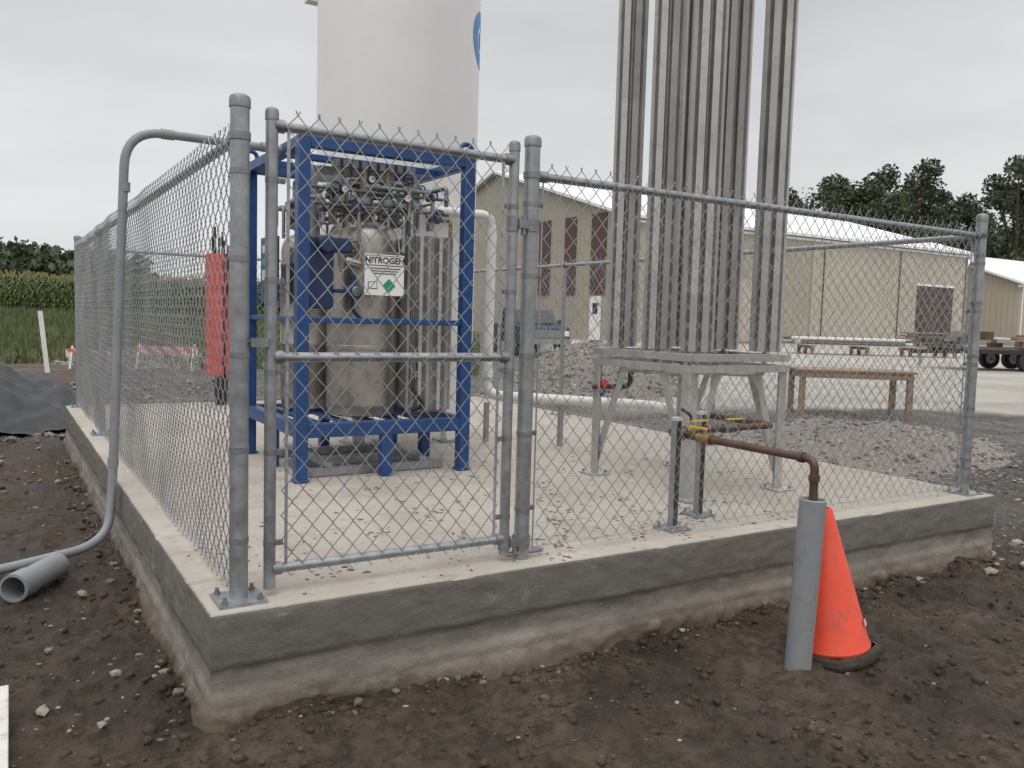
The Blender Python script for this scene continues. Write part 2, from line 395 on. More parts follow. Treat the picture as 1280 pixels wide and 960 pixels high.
post(mb,P2x,FY0,.037,2.04,False); post(mb,FX1,FY0,.037,2.01); post(mb,FX0,FY1,.037,2.0); post(mb,FX1,FY1,.037,2.0)
for y in (5.3,): post(mb,FX0,y,.026,1.84,True,cap=False); mb.torus((FX0,y,PT+ZR),.03,.009,malle,(0,1,0))
for y in (2.7,5.3): post(mb,FX1,y,.026,1.84,True,cap=False); mb.torus((FX1,y,PT+ZR),.03,.009,malle,(0,1,0))
for x in (1.9,3.6): post(mb,x,FY1,.026,1.84,True,cap=False)
for p,q in [((P2x,FY0),(FX1,FY0)),((FX0,FY0),(FX0,FY1)),((FX1,FY0),(FX1,FY1)),((FX0,FY1),(FX1,FY1))]:
    mb.cyl((p[0],p[1],PT+ZR),(q[0],q[1],PT+ZR),.0205,galv,14)
    mb.cyl((p[0],p[1],PT+.05),(q[0],q[1],PT+.05),.0025,galvd,6)
for z in (.25,.62,1.0,1.38,1.72):
    band(mb,FX0,FY0,.037,z,0,1); band(mb,P2x,FY0,.037,z,1,0); band(mb,FX1,FY0,.037,z,-1,0); band(mb,FX1,FY0,.037,z-.06,0,1)
    band(mb,FX0,FY1,.037,z,0,-1)
for x,y in((FX0,FY0+.06),(P2x+.065,FY0),(FX1-.06,FY0),(FX1,FY0+.06),(FX0,FY1-.06)): mb.box((x,y,PT+.95),(.006,.006,1.86),galvd); 
for x,y,dx,dy in((FX0,FY0,0,1),(P2x,FY0,1,0),(FX1,FY0,-1,0),(FX1,FY0,0,1)):
    mb.cyl((x+dx*.03,y+dy*.03,PT+ZR),(x+dx*.085,y+dy*.085,PT+ZR),.027,malle,14); mb.cyl((x,y,PT+ZR-.015),(x,y,PT+ZR+.015),.042,malle,20)
for x in (2.0,2.6,3.2,3.8,4.4,5.0): mb.torus((x,FY0,PT+ZR),.022,.002,galvd,(1,0,0),14)
mb.obj("posts_and_rails",fence)
mb=MB()
fabric(mb,(P2x+.06,FY0-.024),(FX1-.05,FY0-.024),PT+.03,PT+1.905,galvd)
fabric(mb,(FX0-.024,FY0+.05),(FX0-.024,FY1-.05),PT+.03,PT+1.905,galvd)
fabric(mb,(FX1+.024,FY0+.05),(FX1+.024,FY1-.05),PT+.03,PT+1.905,galvd)
fabric(mb,(FX0+.05,FY1+.024),(FX1-.05,FY1+.024),PT+.03,PT+1.905,galvd)
mb.obj("wire_fabric",fence,sharp=False)
gate=empty("chain_link_gate")
mb=MB(); GL,GR=.265,1.40; GY=FY0
for x,top_ in((GL,1.965),(GR,1.985)):
    mb.cyl((x,GY,PT+.03),(x,GY,PT+top_),.0245,galv,18)
    r=.0245; mb.lathe((x,GY,PT+top_-.03),[(r,0),(r*1.12,0),(r*1.12,.03),(r*1.0,.042),(r*.5,.05),(.0005,.052)],malle,16)
for z in (.11,.99,1.915): mb.cyl((GL,GY,PT+z),(GR,GY,PT+z),.0205,galv,16)
for x,dx in((GL,1),(GR,-1)):
    for z in (.11,.99,1.915): mb.cyl((x+dx*.01,GY,PT+z),(x+dx*.05,GY,PT+z),.027,malle,14)
    mb.box((x+dx*.065,GY-.01,PT+1.0),(.012,.006,1.80),galvd)
    for z in (.22,.6,.93,1.3,1.7): band(mb,x,GY,.0245,z,dx,0)
for z in (.09,1.62):
    mb.cyl((P2x,GY,PT+z-.03),(P2x,GY,PT+z+.03),.043,malle,18); mb.box((1.452,GY-.01,PT+z),(.07,.05,.04),malle); mb.cyl((GR,GY,PT+z-.035),(GR,GY,PT+z+.035),.030,malle,16)
    mb.cyl((1.45,GY-.02,PT+z-.05),(1.45,GY-.02,PT+z+.04),.012,malle,12)
mb.cyl((GL-.10,GY,PT+1.05),(GL+.0,GY,PT+1.05),.010,malle,10); mb.box((GL-.05,GY-.02,PT+1.05),(.07,.02,.035),malle)
mb.cyl((P2x-.09,GY-.01,PT+.03),(P2x+.12,GY-.015,PT+.035),.012,malle,10)
mb.obj("gate_frame",gate)
mb=MB(); fabric(mb,(GL+.05,GY-.02),(GR-.05,GY-.02),PT+.07,PT+1.965,galvd,w=.045,h=.052,r=.0026); mb.obj("gate_fabric",gate,sharp=False)
# ------------------------------------------------------------------ gray conduit
mb=MB()
cx=-.045; tx_=.045
mb.tube([(-4,1.6,.10),(-.75,2.36,.085),(cx-.05,2.62,.12),(cx-.005,2.74,.45),(tx_,2.74,2.79),(1.30,2.78,2.79),(1.30,2.78,2.0)],.029,pvcg,.24,18)
mb.cyl((tx_-.008,2.74,2.39),(tx_-.006,2.74,2.45),.034,pvcg,18); mb.cyl((cx,2.74,.60),(cx+.002,2.74,.66),.034,pvcg,18)
for x in (.30,.95): mb.cyl((x-.04,2.75,2.79),(x+.04,2.75,2.79),.034,pvcg,18)
mb.obj("electrical_conduit")
mb=MB()
d=Vector((-.16,-.26,0)).normalized(); e0=Vector((-.63,1.98,.085)); e1=e0-d*.45
mb.tube([e0,e1],.074,pvcg,seg=28,caps=False); mb.tube([e0,e1],.066,pvcg,seg=28,caps=False); mb.lathe(e0,[(.066,0),(.074,0)],pvcg,28,d)
mb.cyl(e0-d*.14,e0-d*.004,.081,pvcg,28,caps=False); mb.lathe(e0-d*.004,[(.074,0),(.081,0)],pvcg,28,d)
mb.obj("pvc_pipe_offcut")
# ------------------------------------------------------------------ blue equipment cage
X0,X1,Y0,Y1=1.10,2.37,2.40,3.76; H=2.37
cage=empty("nitrogen_cylinder_skid")
mb=MB(); w=.085
for x in(X0,X1):
    for y in(Y0,Y1): mb.box((x,y,PT+H/2),(w,w,H),blue)
for y in(Y0,Y1):
    mb.box(((X0+X1)/2,y,PT+H-.04),(X1-X0-w,w*.9,.075),blue); mb.box(((X0+X1)/2,y,PT+.36),(X1-X0-w,w*.9,.10),blue)
    mb.box(((X0+X1)/2,y,PT+1.13),(X1-X0-w,.04,.04),blue)
    mb.box(((X0+X1)/2,y,PT+.155),(.08,.08,.31),blue)
for x in(X0,X1):
    mb.box((x,(Y0+Y1)/2,PT+H-.04),(w*.9,Y1-Y0-w,.075),blue); mb.box((x,(Y0+Y1)/2,PT+.36),(w*.9,Y1-Y0-w,.10),blue)
    mb.box((x,(Y0+Y1)/2,PT+.155),(.08,.08,.31),blue); mb.box((x,(Y0+Y1)/2,PT+1.13),(.04,Y1-Y0-w,.04),blue)
for x in(X0,X1):
    for y in(Y0,Y1):
        mb.box((x,y,PT+.012),(.11,.11,.018),blue)
mb.torus((X1-.02,Y0,PT+H+.05),.05,.018,blue,(0,1,0)); mb.torus((X0,Y1,PT+H+.05),.05,.018,blue,(0,1,0))
for k in range(5): mb.box((X0+.2+k*.21,(Y0+Y1)/2,PT+.375),(.06,Y1-Y0-w*.9-.01,.03),blue)
for yy in (2.89,3.34): mb.box(((X0+X1)/2,yy,PT+H-.05),(X1-X0-w,.05,.05),blue)
mb.obj("cage_frame",cage,bev=.006)
mb=MB()
for y in (2.56,2.98,3.48): mb.box(((X0+X1)/2,y,PT+.035),(X1-X0-.2,.07,.06),galv)
for x in (1.35,2.1): mb.box((x,3.02,PT+.085),(.06,1.0,.035),galv)
mb.obj("support_channels",cage,bev=.003)
def dewar(mb,x,y,r,zb,zt):
    mb.lathe((x,y,PT),[(.001,zb),(r*.9,zb),(r*.96,zb+.01),(r*.96,zb+.05),(r,zb+.07),(r,zb+.09),(r,zb+.5),(r*1.015,zb+.505),(r*1.015,zb+.53),(r,zb+.535),(r,zt-.26),(r*1.015,zt-.255),(r*1.015,zt-.23),(r,zt-.225),(r,zt-.14),(r*.985,zt-.11),(r*.94,zt-.07),(r*.85,zt-.03),(r*.6,zt+.0),(r*.25,zt+.02),(.001,zt+.025)],steel,48)
    for k in range(3):
        a=k*2.09+.5; mb.tube([(x+r*.8*math.cos(a),y+r*.8*math.sin(a),PT+zt-.05),(x+r*.8*math.cos(a),y+r*.8*math.sin(a),PT+zt+.12)],.012,steel)
    mb.torus((x,y,PT+zt+.12),r*.8,.013,steel)
    mb.cyl((x,y,PT+zt),(x,y,PT+zt+.1),.05,steel); mb.cyl((x,y,PT+zt+.1),(x,y,PT+zt+.17),.03,brass)
mb=MB(); dewar(mb,1.72,2.86,.265,.41,1.87); dewar(mb,1.50,3.44,.235,.41,1.80)
mb.obj("liquid_cylinders",cage)
def fintube(mb,x,y,z0,z1,r=.1,n=8,th=.004,rot=0.0,lip=.012):
    mb.cyl((x,y,z0),(x,y,z1),r*.22,alum,12)
    for k in range(n):
        a=rot+2*math.pi*k/n; q=Matrix.Rotation(a,3,'Z')
        mb.box(Vector((x,y,(z0+z1)/2))+q@Vector((r*.6,0,0)),(r*.8,th,z1-z0),alum,q)
        if lip: mb.box(Vector((x,y,(z0+z1)/2))+q@Vector((r+th*.5+.0005,0,0)),(th,lip*2,z1-z0-.002),alum,q)
mb=MB()
for i,x in enumerate((2.09,2.25)):
    for y in (2.57,2.79,3.02,3.24,3.47): fintube(mb,x,y,PT+.46,PT+1.78,.078,8,.004,.2)
for y in (2.62,3.42): mb.box((2.165,y,PT+.45),(.3,.05,.03),alum)
mb.obj("coil_vaporizer",cage)
# piping clutter
mb=MB(); random.seed(21)
mats=[pipem,malle,pipem,brass,galv]
def valve(p,s=1,ax=(0,-1,0),hm=None):
    ax=Vector(ax); p=Vector(p); mb.ball(p,.028*s,random.choice([brass,malle,pipem]),(1,1,1.1),10)
    mb.cyl(p,p+ax*.07*s,.009*s,pipem,8); mb.torus(p+ax*.07*s,.026*s,.006*s,hm or random.choice([malle,dark,dark,blue2]),ax,16)
    for q in((.04,0,0),(-.04,0,0)): mb.cyl(p,p+Vector(q)*s,.017*s,malle,6)
def gauge(p,r=.030,ax=(0,-1,0)):
    ax=Vector(ax); p=Vector(p); mb.cyl(p,p+ax*.03,r,dark,20); mb.cyl(p+ax*.03,p+ax*.032,r*.82,offw,20); mb.cyl(p,p-Vector((0,0,.08)),.007,brass,8)
    mb.box(p+ax*.034+Vector((.005,0,.006)),(.004,.002,.025),black,Matrix.Rotation(.7,3,'Y'))
for k in range(38):
    x,y=U(1.25,2.25),U(2.50,3.5); z=U(1.9,2.24); x2,y2=min(2.28,max(1.2,x+U(-.5,.5))),min(3.6,max(2.50,y+U(-.5,.5)))
    mb.tube([(x,y,PT+1.82),(x,y,PT+z),(x2,y,PT+z),(x2,y2,PT+z),(x2,y2,PT+z-U(.1,.35))],U(.007,.018),random.choice(mats),.035,10)
    valve((x,y,PT+U(1.88,2.15)),U(.9,1.6)); 
    if k%2: valve(((x+x2)/2,y,PT+z),U(.8,1.4),(0,-.6,.8) if k%3 else (0,0,1))
for x,z in((1.42,2.05),(1.62,2.14),(1.90,2.03)): gauge((x,2.48,PT+z))
for x in(1.42,1.62,1.80,2.02):
    mb.cyl((x,2.59,PT+2.02),(x,2.59,PT+2.17),.035,malle,14); mb.cyl((x,2.59,PT+2.17),(x,2.59,PT+2.22),.018,brass,10); mb.lathe((x,2.59,PT+1.97),[(.001,0),(.055,.0),(.06,.02),(.055,.05),(.03,.06)],malle,18)
for z in (1.95,2.06): mb.tube([(1.2,2.54,PT+z),(2.28,2.54,PT+z)],.012,pipem)
mb.tube([(2.0,2.54,PT+1.95),(2.0,2.54,PT+1.2),(2.02,2.50,PT+.55)],.011,pipem)
mb.tube([(2.05,2.54,PT+.8),(1.98,2.50,PT+.62),(2.08,2.48,PT+.50),(2.0,2.54,PT+.46)],.018,dark,.06)
for k in range(3): mb.box((1.72,2.66+k*.35,PT+2.26),(.62,.10,.05),malle)
for k in range(8): mb.box((1.45+k*.07,2.605,PT+2.23),(.018,.012,.11),dark)
mb.obj("manifold_piping",cage)
mb=MB()
mb.box((1.27,2.59,PT+1.46),(.18,.19,.50),blue2); mb.box((1.40,2.52,PT+1.66),(.16,.12,.10),blue2)
mb.cyl((1.29,2.49,PT+1.66),(1.29,2.42,PT+1.66),.06,blue2,20)
mb.cyl((1.52,2.58,PT+1.34),(1.52,2.48,PT+1.34),.052,blue,20); mb.cyl((1.52,2.48,PT+1.34),(1.52,2.45,PT+1.34),.038,malle,16); mb.cyl((1.52,2.54,PT+1.34),(1.52,2.54,PT+1.46),.02,blue)
mb.tube([(1.37,2.54,PT+1.34),(1.52,2.54,PT+1.34),(1.52,2.54,PT+1.20),(1.62,2.57,PT+1.12)],.014,blue2,.04)
mb.tube([(1.42,2.54,PT+1.70),(1.57,2.54,PT+1.70),(1.57,2.54,PT+1.55),(1.42,2.52,PT+1.48)],.012,steel,.04)
mb.cyl((1.44,2.49,PT+1.56),(1.55,2.48,PT+1.53),.03,steel,14)
mb.obj("flow_regulator",cage,bev=.008)
mb=MB()
mb.box((1.125,3.28,PT+1.50),(.05,.34,.50),blue); 
for z,mm,hh in((1.66,offw,.06),(1.56,green,.05),(1.46,offw,.08),(1.36,blue2,.05)): mb.box((1.099,3.28,PT+z),(.004,.24,hh),mm)
mb.obj("control_panel",cage,bev=.004)
sg=empty("nitrogen_sign")
mb=MB(); sxp,syp,szp=1.68,2.342,PT+1.46
mb.box((sxp,syp,szp),(.30,.004,.29),white)
mb.box((sxp,syp-.0035,szp+.10),(.285,.002,.072),black); mb.box((sxp,syp-.0055,szp+.10),(.275,.002,.062),white)
for k in range(3): mb.box((sxp,syp-.0035,szp+.045-k*.018),(.24-.03*k,.002,.006),black)
q=Matrix.Rotation(math.radians(45),3,'Y'); mb.box((sxp+.035,syp-.0035,szp-.075),(.07,.002,.07),green,q)
mb.box((sxp-.09,syp-.0035,szp-.075),(.07,.002,.05),black); mb.box((sxp-.09,syp-.005,szp-.075),(.06,.002,.04),white)
for x in(-.12,.12): mb.cyl((sxp+x,syp+.005,szp+.14),(sxp+x,syp+.06,PT+1.80),.003,galvd,6)
mb.obj("sign_plate",sg)
tx=bpy.data.curves.new("lettering",'FONT'); tx.body="NITROGEN"; tx.size=.060; tx.align_x='CENTER'; tx.align_y='CENTER'; tx.extrude=.0008; tx.offset=.0014
to=bpy.data.objects.new("lettering",tx); to.location=(sxp,syp-.0080,szp+.10); to.rotation_euler=(math.radians(90),0,0); tx.materials.append(black)
bpy.context.scene.collection.objects.link(to); to.parent=sg
# ------------------------------------------------------------------ storage tank
tank=empty("storage_tank"); TX,TY,TR=2.62,4.30,.76
mb=MB()
mb.lathe((TX,TY,PT),[(.001,.62),(TR*.5,.66),(TR*.85,.76),(TR*.96,.84),(TR,.95),(TR,4.62),(TR*1.02,4.63),(TR*1.02,4.68),(TR,4.69),(TR*.93,4.83),(TR*.7,4.98),(TR*.3,5.08),(.001,5.1)],white,96)
mb.obj("tank_shell",tank)
mb=MB()
for k in range(4):
    a=k*math.pi/2+.6; x,y=TX+TR*.82*math.cos(a),TY+TR*.82*math.sin(a)
    mb.box((x,y,PT+.45),(.12,.12,.9),white); mb.box((x,y,PT+.012),(.24,.24,.02),galv)
mb.tube([(TX-.3,TY,PT+.7),(TX-.3,TY,PT+.4),(TX+.4,TY-.3,PT+.4),(TX+.4,TY-.3,PT+.75)],.025,steel)
dx,dy=-R0.x,-R0.y
mb.box((TX+dx*(TR+.05),TY+dy*(TR+.05),PT+4.12),(.16,.12,.05),white)
mb.cyl((TX+dx*(TR+.09),TY+dy*(TR+.09),PT+4.1),(TX+dx*(TR+.09),TY+dy*(TR+.09),PT+4.7),.02,steel)
mb.obj("tank_fittings",tank)
mb=MB(); ac=math.atan2(R0.y,R0.x)-math.radians(1)
for ring,(ra,rb) in enumerate(((.13,.26),(.0,.08))):
    vs=[];fs=[]
    for k in range(33):
        t_=2*math.pi*k/32
        for rr in(ra,rb):
            a=ac+rr*math.cos(t_)/TR; z=PT+3.78+rr*math.sin(t_); vs.append((TX+(TR+.004)*math.cos(a),TY+(TR+.004)*math.sin(a),z))
    for k in range(32): fs.append((2*k,2*k+1,2*k+3,2*k+2))
    mb.add(vs,fs,logob,True)
mb.obj("tank_logo",tank)
# ------------------------------------------------------------------ ambient vaporizer
vap=empty("ambient_vaporizer"); VX0,VX1,VY0,VY1=3.27,4.07,.82,1.84; ZB=.95
mb=MB(); tub=[(VX0+.09+.66*i,VY0+.10+.405*j) for i in range(2) for j in range(3)]
for (x,y) in tub: fintube(mb,x,y,PT+ZB+.04,PT+6.4,.102,8,.005,math.radians(22.5)+.1,.024)
mb.obj("finned_tubes",vap)
mb=MB()
for zz in (ZB,ZB-.075,):
    for y in(VY0-.02,VY1+.02): mb.box(((VX0+VX1)/2,y,PT+zz),(VX1-VX0+.12,.045,.05),alum)
    for x in(VX0-.04,VX1+.04): mb.box((x,(VY0+VY1)/2,PT+zz-.001),(.045,VY1-VY0+.01,.05),alum)
for j in range(3): mb.box(((VX0+VX1)/2,VY0+.10+j*.405,PT+ZB-.01),(VX1-VX0,.04,.03),alum)
for zz in (4.6,):
    for j in range(3): mb.box((VX0+.42,VY0+.10+j*.405,PT+zz),(.45,.03,.03),alum)
for x,sx_ in((VX0-.03,1),(VX1+.03,-1)):
    for y,sy_ in((VY0-.01,1),(VY1+.01,-1)):
        mb.box((x,y,PT+ZB/2-.05),(.075,.008,ZB-.06),alum); mb.box((x-sx_*.035,y+sy_*.037,PT+ZB/2-.05),(.008,.075,ZB-.06),alum)
        mb.beam((x,y+sy_*.02,PT+.12),(x+sx_*.24,y+sy_*.02,PT+ZB-.1),.06,.008,alum,(0,1,0)); 
        mb.beam((x,y+sy_*.02,PT+.12),(x,y+sy_*.32,PT+ZB-.1),.06,.008,alum,(1,0,0))
        mb.box((x,y,PT+.008),(.17,.17,.014),alum); mb.cyl((x+.06,y-.06,PT+.01),(x+.06,y-.06,PT+.035),.012,malle,6); mb.cyl((x-.06,y+.06,PT+.01),(x-.06,y+.06,PT+.035),.012,malle,6)
mb.obj("stand_frame",vap,bev=.002)
mb=MB()
for k in range(5):
    a,b_=tub[k],tub[k+1]; mb.tube([(a[0],a[1],PT+ZB+.05),(a[0],a[1],PT+ZB-.13),(b_[0],b_[1],PT+ZB-.13),(b_[0],b_[1],PT+ZB+.05)],.017,alum,.06)
mb.tube([(VX0+.2,VY1-.1,PT+ZB-.1),(VX0+.2,VY1-.1,PT+.68),(VX0-.1,VY1-.02,PT+.68)],.02,copper,.05)
mb.ball((VX0-.02,VY1-.06,PT+.70),.035,redp); mb.ball((VX0-.04,VY1-.06,PT+.64),.03,blue)
mb.obj("connecting_tubes",vap)
sp_=empty("supply_pipe"); mb=MB(); zp=PT+.54; SX=2.66; SY=-.64
mb.tube([(3.55,1.15,PT+.80),(3.55,1.15,zp),(3.55,.40,zp),(SX,.40,zp),(SX,SY,zp),(SX,SY,.70)],.021,copper,.055,14)
for p in((SX,SY+.08,zp),(SX,SY,zp-.09)): 
    a=(0,1,0) if p[2]==zp else (0,0,1); mb.cyl(Vector(p)-Vector(a)*.015,Vector(p)+Vector(a)*.015,.027,copper,14)
mb.obj("pipe_run",sp_)
mb=MB()
for x,y in((SX-.065,.26),(2.98,.455)):
    mb.box((x,y,PT+.008),(.15,.15,.012),galv); 
    for dx in(-.018,.018): mb.box((x+dx,y,PT+.32),(.004,.042,.62),galv)
    mb.box((x,y+.019,PT+.32),(.034,.004,.618),galv)
    for dx,dy in((-.055,-.055),(.055,.055),(.055,-.055),(-.055,.055)): mb.cyl((x+dx,y+dy,PT+.01),(x+dx,y+dy,PT+.04),.008,malle,6)
    mb.box((x,y,PT+.635),(.045,.045,.02),offw)
mb.torus((SX-.015,.26,zp),.028,.005,galvd,(0,1,0)); mb.torus((2.98,.41,zp),.028,.005,galvd,(1,0,0))
mb.obj("strut_stands",sp_)
mb=MB()
for x,y,q in((SX,.10,(0,1,0)),(2.84,.40,(1,0,0)),(3.15,.40,(1,0,0))):
    q=Vector(q); p=Vector((x,y,zp)); mb.cyl(p-q*.05,p+q*.05,.030,brass if x<3 else pipem,10); mb.cyl(p,p+Vector((0,0,.05)),.012,steel,8)
    mb.box(p+Vector((0,0,.055))+q*.06,(.022+abs(q.x)*.12,.022+abs(q.y)*.12,.008),yellow)
mb.tube([(2.84,.40,zp),(2.84,.40,zp+.09),(2.76,.40,zp+.13)],.010,copper,.03)
mb.obj("ball_valves",sp_)
# PVC sleeve
mb=MB(); sl=Vector((SX,SY,.81))
mb.lathe((SX,SY,0),[(.063,-.15),(.063,.81),(.057,.815),(.054,.81),(.054,.1)],pvcg,40)
mb.obj("pvc_sleeve",xf=Matrix.Translation(sl)@Matrix.Rotation(math.radians(2.0),4,Vector((F.x,F.y,0)))@Matrix.Translation(-sl))
# traffic cone
mb=MB(); 
mb.lathe((0,0,0),[(.178,.028),(.182,.04),(.172,.065),(.038,.72),(.033,.735),(.024,.735),(.026,.69)],orange,56)
sq=[]
for (hw,z) in((.20,-.02),(.205,.0),(.195,.022),(.17,.03)):
    ring=[]
    for k in range(32):
        a=2*math.pi*k/32; c,s_=math.cos(a),math.sin(a); e=hw/max(abs(c),abs(s_))**.5*(1+.05*noise.noise(Vector((c*3,s_*3,hw*9)))); ring.append((e*c,e*s_,z))
    sq.append(ring)
vs=sum(sq,[]); fs=[(l*32+i,l*32+(i+1)%32,(l+1)*32+(i+1)%32,(l+1)*32+i) for l in range(3) for i in range(32)]+[tuple(range(31,-1,-1))]
mb.add(vs,fs,muddyr,True)
aa=math.radians(-62); rr_=.182-.205*(.16-.04)+.004
mb.box((rr_*math.cos(aa),rr_*math.sin(aa),.16),(.002,.035,.03),offw,Matrix.Rotation(aa,3,'Z')@Matrix.Rotation(-.2,3,'Y'))
cx_,cy_=2.93,-.60
mb.obj("traffic_cone",xf=Matrix.Translation((cx_,cy_,gz(cx_,cy_)+.01))@Matrix.Rotation(math.radians(-6.5),4,Vector((F.x,F.y,0))))
# white return pipe behind cage
mb=MB()
mb.tube([(2.5,3.45,PT+2.10),(3.25,3.55,PT+2.12),(3.27,3.6,PT+.45),(4.41,2.6,PT+.42),(4.2,1.9,PT+.44)],.045,pvcw,.14,20)
for z in(.62,1.9): mb.cyl((3.262,3.585,PT+z),(3.262,3.585,PT+z+.06),.054,pvcw,20)
mb.box((3.27,3.60,PT+.19),(.04,.04,.38),galv); mb.box((3.8,3.13,PT+.19),(.04,.04,.38),galv)
mb.obj("insulated_pipe")
# ------------------------------------------------------------------ rolled safety fence
mb=MB(); rx,ry=1.66,7.55
for k,(ox,oy,rr) in enumerate(((0,0,.085),(.10,.03,.07),(-.06,.06,.06))):
    prof=[(.01,.36)]+[(rr*(1+.25*noise.noise(Vector((i*.5,k,0)))),.37+i*.05) for i in range(31)]+[(.01,1.89)]
    mb.lathe((rx+ox,ry+oy,PT),prof,pink,26,fn=lambda t,z,k=k:1+.16*math.sin(5*t+z*2.5+k)+.06*math.sin(11*t+z*4))
for k in range(8):
    a=U(0,6.28); e=U(.02,.08); mb.cyl((rx+.03+e*math.cos(a),ry+e*math.sin(a),PT),(rx+.03+e*1.8*math.cos(a),ry+e*1.8*math.sin(a),PT+U(1.98,2.2)),.014,dark,8)
mb.obj("rolled_safety_fence")
# ------------------------------------------------------------------ barricades, stakes, tarp
m,t,b=nt("striped_sheeting"); tc=t.nodes.new("ShaderNodeTexCoord"); s=t.nodes.new("ShaderNodeSeparateXYZ"); L(t,tc.outputs["Object"],s.inputs[0])
a1=t.nodes.new("ShaderNodeMath"); a1.operation='MULTIPLY'; L(t,s.outputs["X"],a1.inputs[0]); a1.inputs[1].default_value=3.3
a2=t.nodes.new("ShaderNodeMath"); a2.operation='MULTIPLY_ADD'; L(t,s.outputs["Z"],a2.inputs[0]); a2.inputs[1].default_value=3.3; L(t,a1.outputs[0],a2.inputs[2])
a3=t.nodes.new("ShaderNodeMath"); a3.operation='FRACT'; L(t,a2.outputs[0],a3.inputs[0])
r=ramp(t,a3.outputs[0],[(.49,(.62,.13,.06)),(.51,(.62,.60,.57))]); L(t,r.outputs[0],b.inputs["Base Color"]); b.inputs["Roughness"].default_value=.5
stripe=m
def barricade(lat,dep,rot,wd,h=.62):
    mb=MB()
    mb.box((0,-.06,h),(wd,.025,.20),stripe)
    for x in(-wd/2+.12,wd/2-.12):
        mb.beam((x,-.22,0),(x,0,h+.15),.04,.04,offw); mb.beam((x,.22,0),(x,0,h+.15),.04,.04,offw); mb.box((x,0,.2),(.035,.32,.035),offw)
    p=W(lat,dep); o=mb.obj("barricade"); o.location=(p[0],p[1],gz(p[0],p[1])); o.rotation_euler=(0,0,rot)
barricade(-9.4,18.6,math.radians(-20),.9,.36); barricade(-7.9,19.2,math.radians(-32),1.5,.45)
mb=MB(); p=W(-9.65,17.4); z=gz(p[0],p[1]); mb.beam((p[0],p[1],z-.05),(p[0]-.12,p[1]+.06,z+1.28),.09,.03,pvcw,(0,1,0)); mb.obj("survey_stake")
mb=MB(); mb.beam((-.735,-.9,.055),(-.715,.62,.075),.10,.03,offw); mb.obj("painted_board",bev=.004)
m=M("black_tarp",(.055,.058,.062),.75,0,.35,5,.5,18)
mb=MB(); vs=[];fs=[];tcx,tcy=-1.0,10.0; NR,NT=40,120
for i in range(NR+1):
    for j in range(NT):
        r_=i/NR; a=2*math.pi*j/NT; rad=1.3*(1+.2*noise.noise(Vector((math.cos(a)*1.5,math.sin(a)*1.5,2))))*r_
        x,y=tcx+rad*math.cos(a)*1.2,tcy+rad*math.sin(a); v=Vector((x,y,0))
        z=gz(x,y)+.015+.80*max(0,math.cos(r_*math.pi/2))**1.1*(1+.25*noise.noise(v*1.5))+.09*(.5-abs(noise.noise(v*3.2)))*ss(r_,0,.3)+.035*noise.noise(v*8)
        vs.append((x,y,z))
for i in range(NR):
    for j in range(NT):
        k=(j+1)%NT; fs.append((i*NT+j,i*NT+k,(i+1)*NT+k,(i+1)*NT+j))
mb.add(vs,fs,m,True); mb.obj("tarp_covered_pile",sharp=False)
gp=M("gravel_heap",(.19,.17,.15),.95,0,.5,22,1,30)
def heap(name,cx,cy,r,h,ns,s0):
    mb=MB(); vs=[];fs=[]; NR,NT=16,48
    def hz(x,y):
        d=math.hypot(x-cx,y-cy)/r; return gz(x,y)+h*max(0,1-d**1.3)*(1+.25*noise.noise(Vector((x*.9,y*.9,4))))-.02
    for i in range(NR+1):
        for j in range(NT):
            a=2*math.pi*j/NT; x,y=cx+r*i/NR*math.cos(a),cy+r*i/NR*math.sin(a); vs.append((x,y,hz(x,y)))
    for i in range(NR):
        for j in range(NT):
            k=(j+1)%NT; fs.append((i*NT+j,i*NT+k,(i+1)*NT+k,(i+1)*NT+j))
    mb.add(vs,fs,gp,True)
    for _ in range(ns):
        a=U(0,6.28); d=r*math.sqrt(R()); x,y=cx+d*math.cos(a),cy+d*math.sin(a); lump(mb,(x,y,hz(x,y)),s0*U(.5,1.5),stoneA if R()<.35 else stoneB,.8)
    mb.obj(name,sharp=False)
p=W(1.6,17.2); heap("gravel_pile",p[0],p[1],2.3,1.05,1500,.035)
p=W(4.3,10.6); heap("gravel_pile",p[0],p[1],1.9,.26,900,.025)
p=W(-9.5,22); heap("dirt_mound",p[0],p[1],2.5,.4,500,.05)
# ------------------------------------------------------------------ wooden table
mb=MB(); tw,td,th=1.75,.9,.76
for k in range(5): mb.box((0,-td/2+.09+k*.18,th-.02),(tw,.17,.035),wood)
for x in(-tw/2+.08,tw/2-.08):
    for y in(-td/2+.08,td/2-.08): mb.box((x,y,th/2-.03),(.085,.085,th-.05),wood)
    mb.box((x,0,th-.09),(.04,td-.25,.09),wood)
for y in(-td/2+.04,td/2-.04): mb.box((0,y,th-.085),(tw-.1,.035,.09),wood)
p=W(5.3,13.2); o=mb.obj("wooden_table",bev=.004); o.location=(p[0],p[1],gz(p[0],p[1])-.01); o.rotation_euler=(0,0,math.atan2(R0.y,R0.x)-.1)
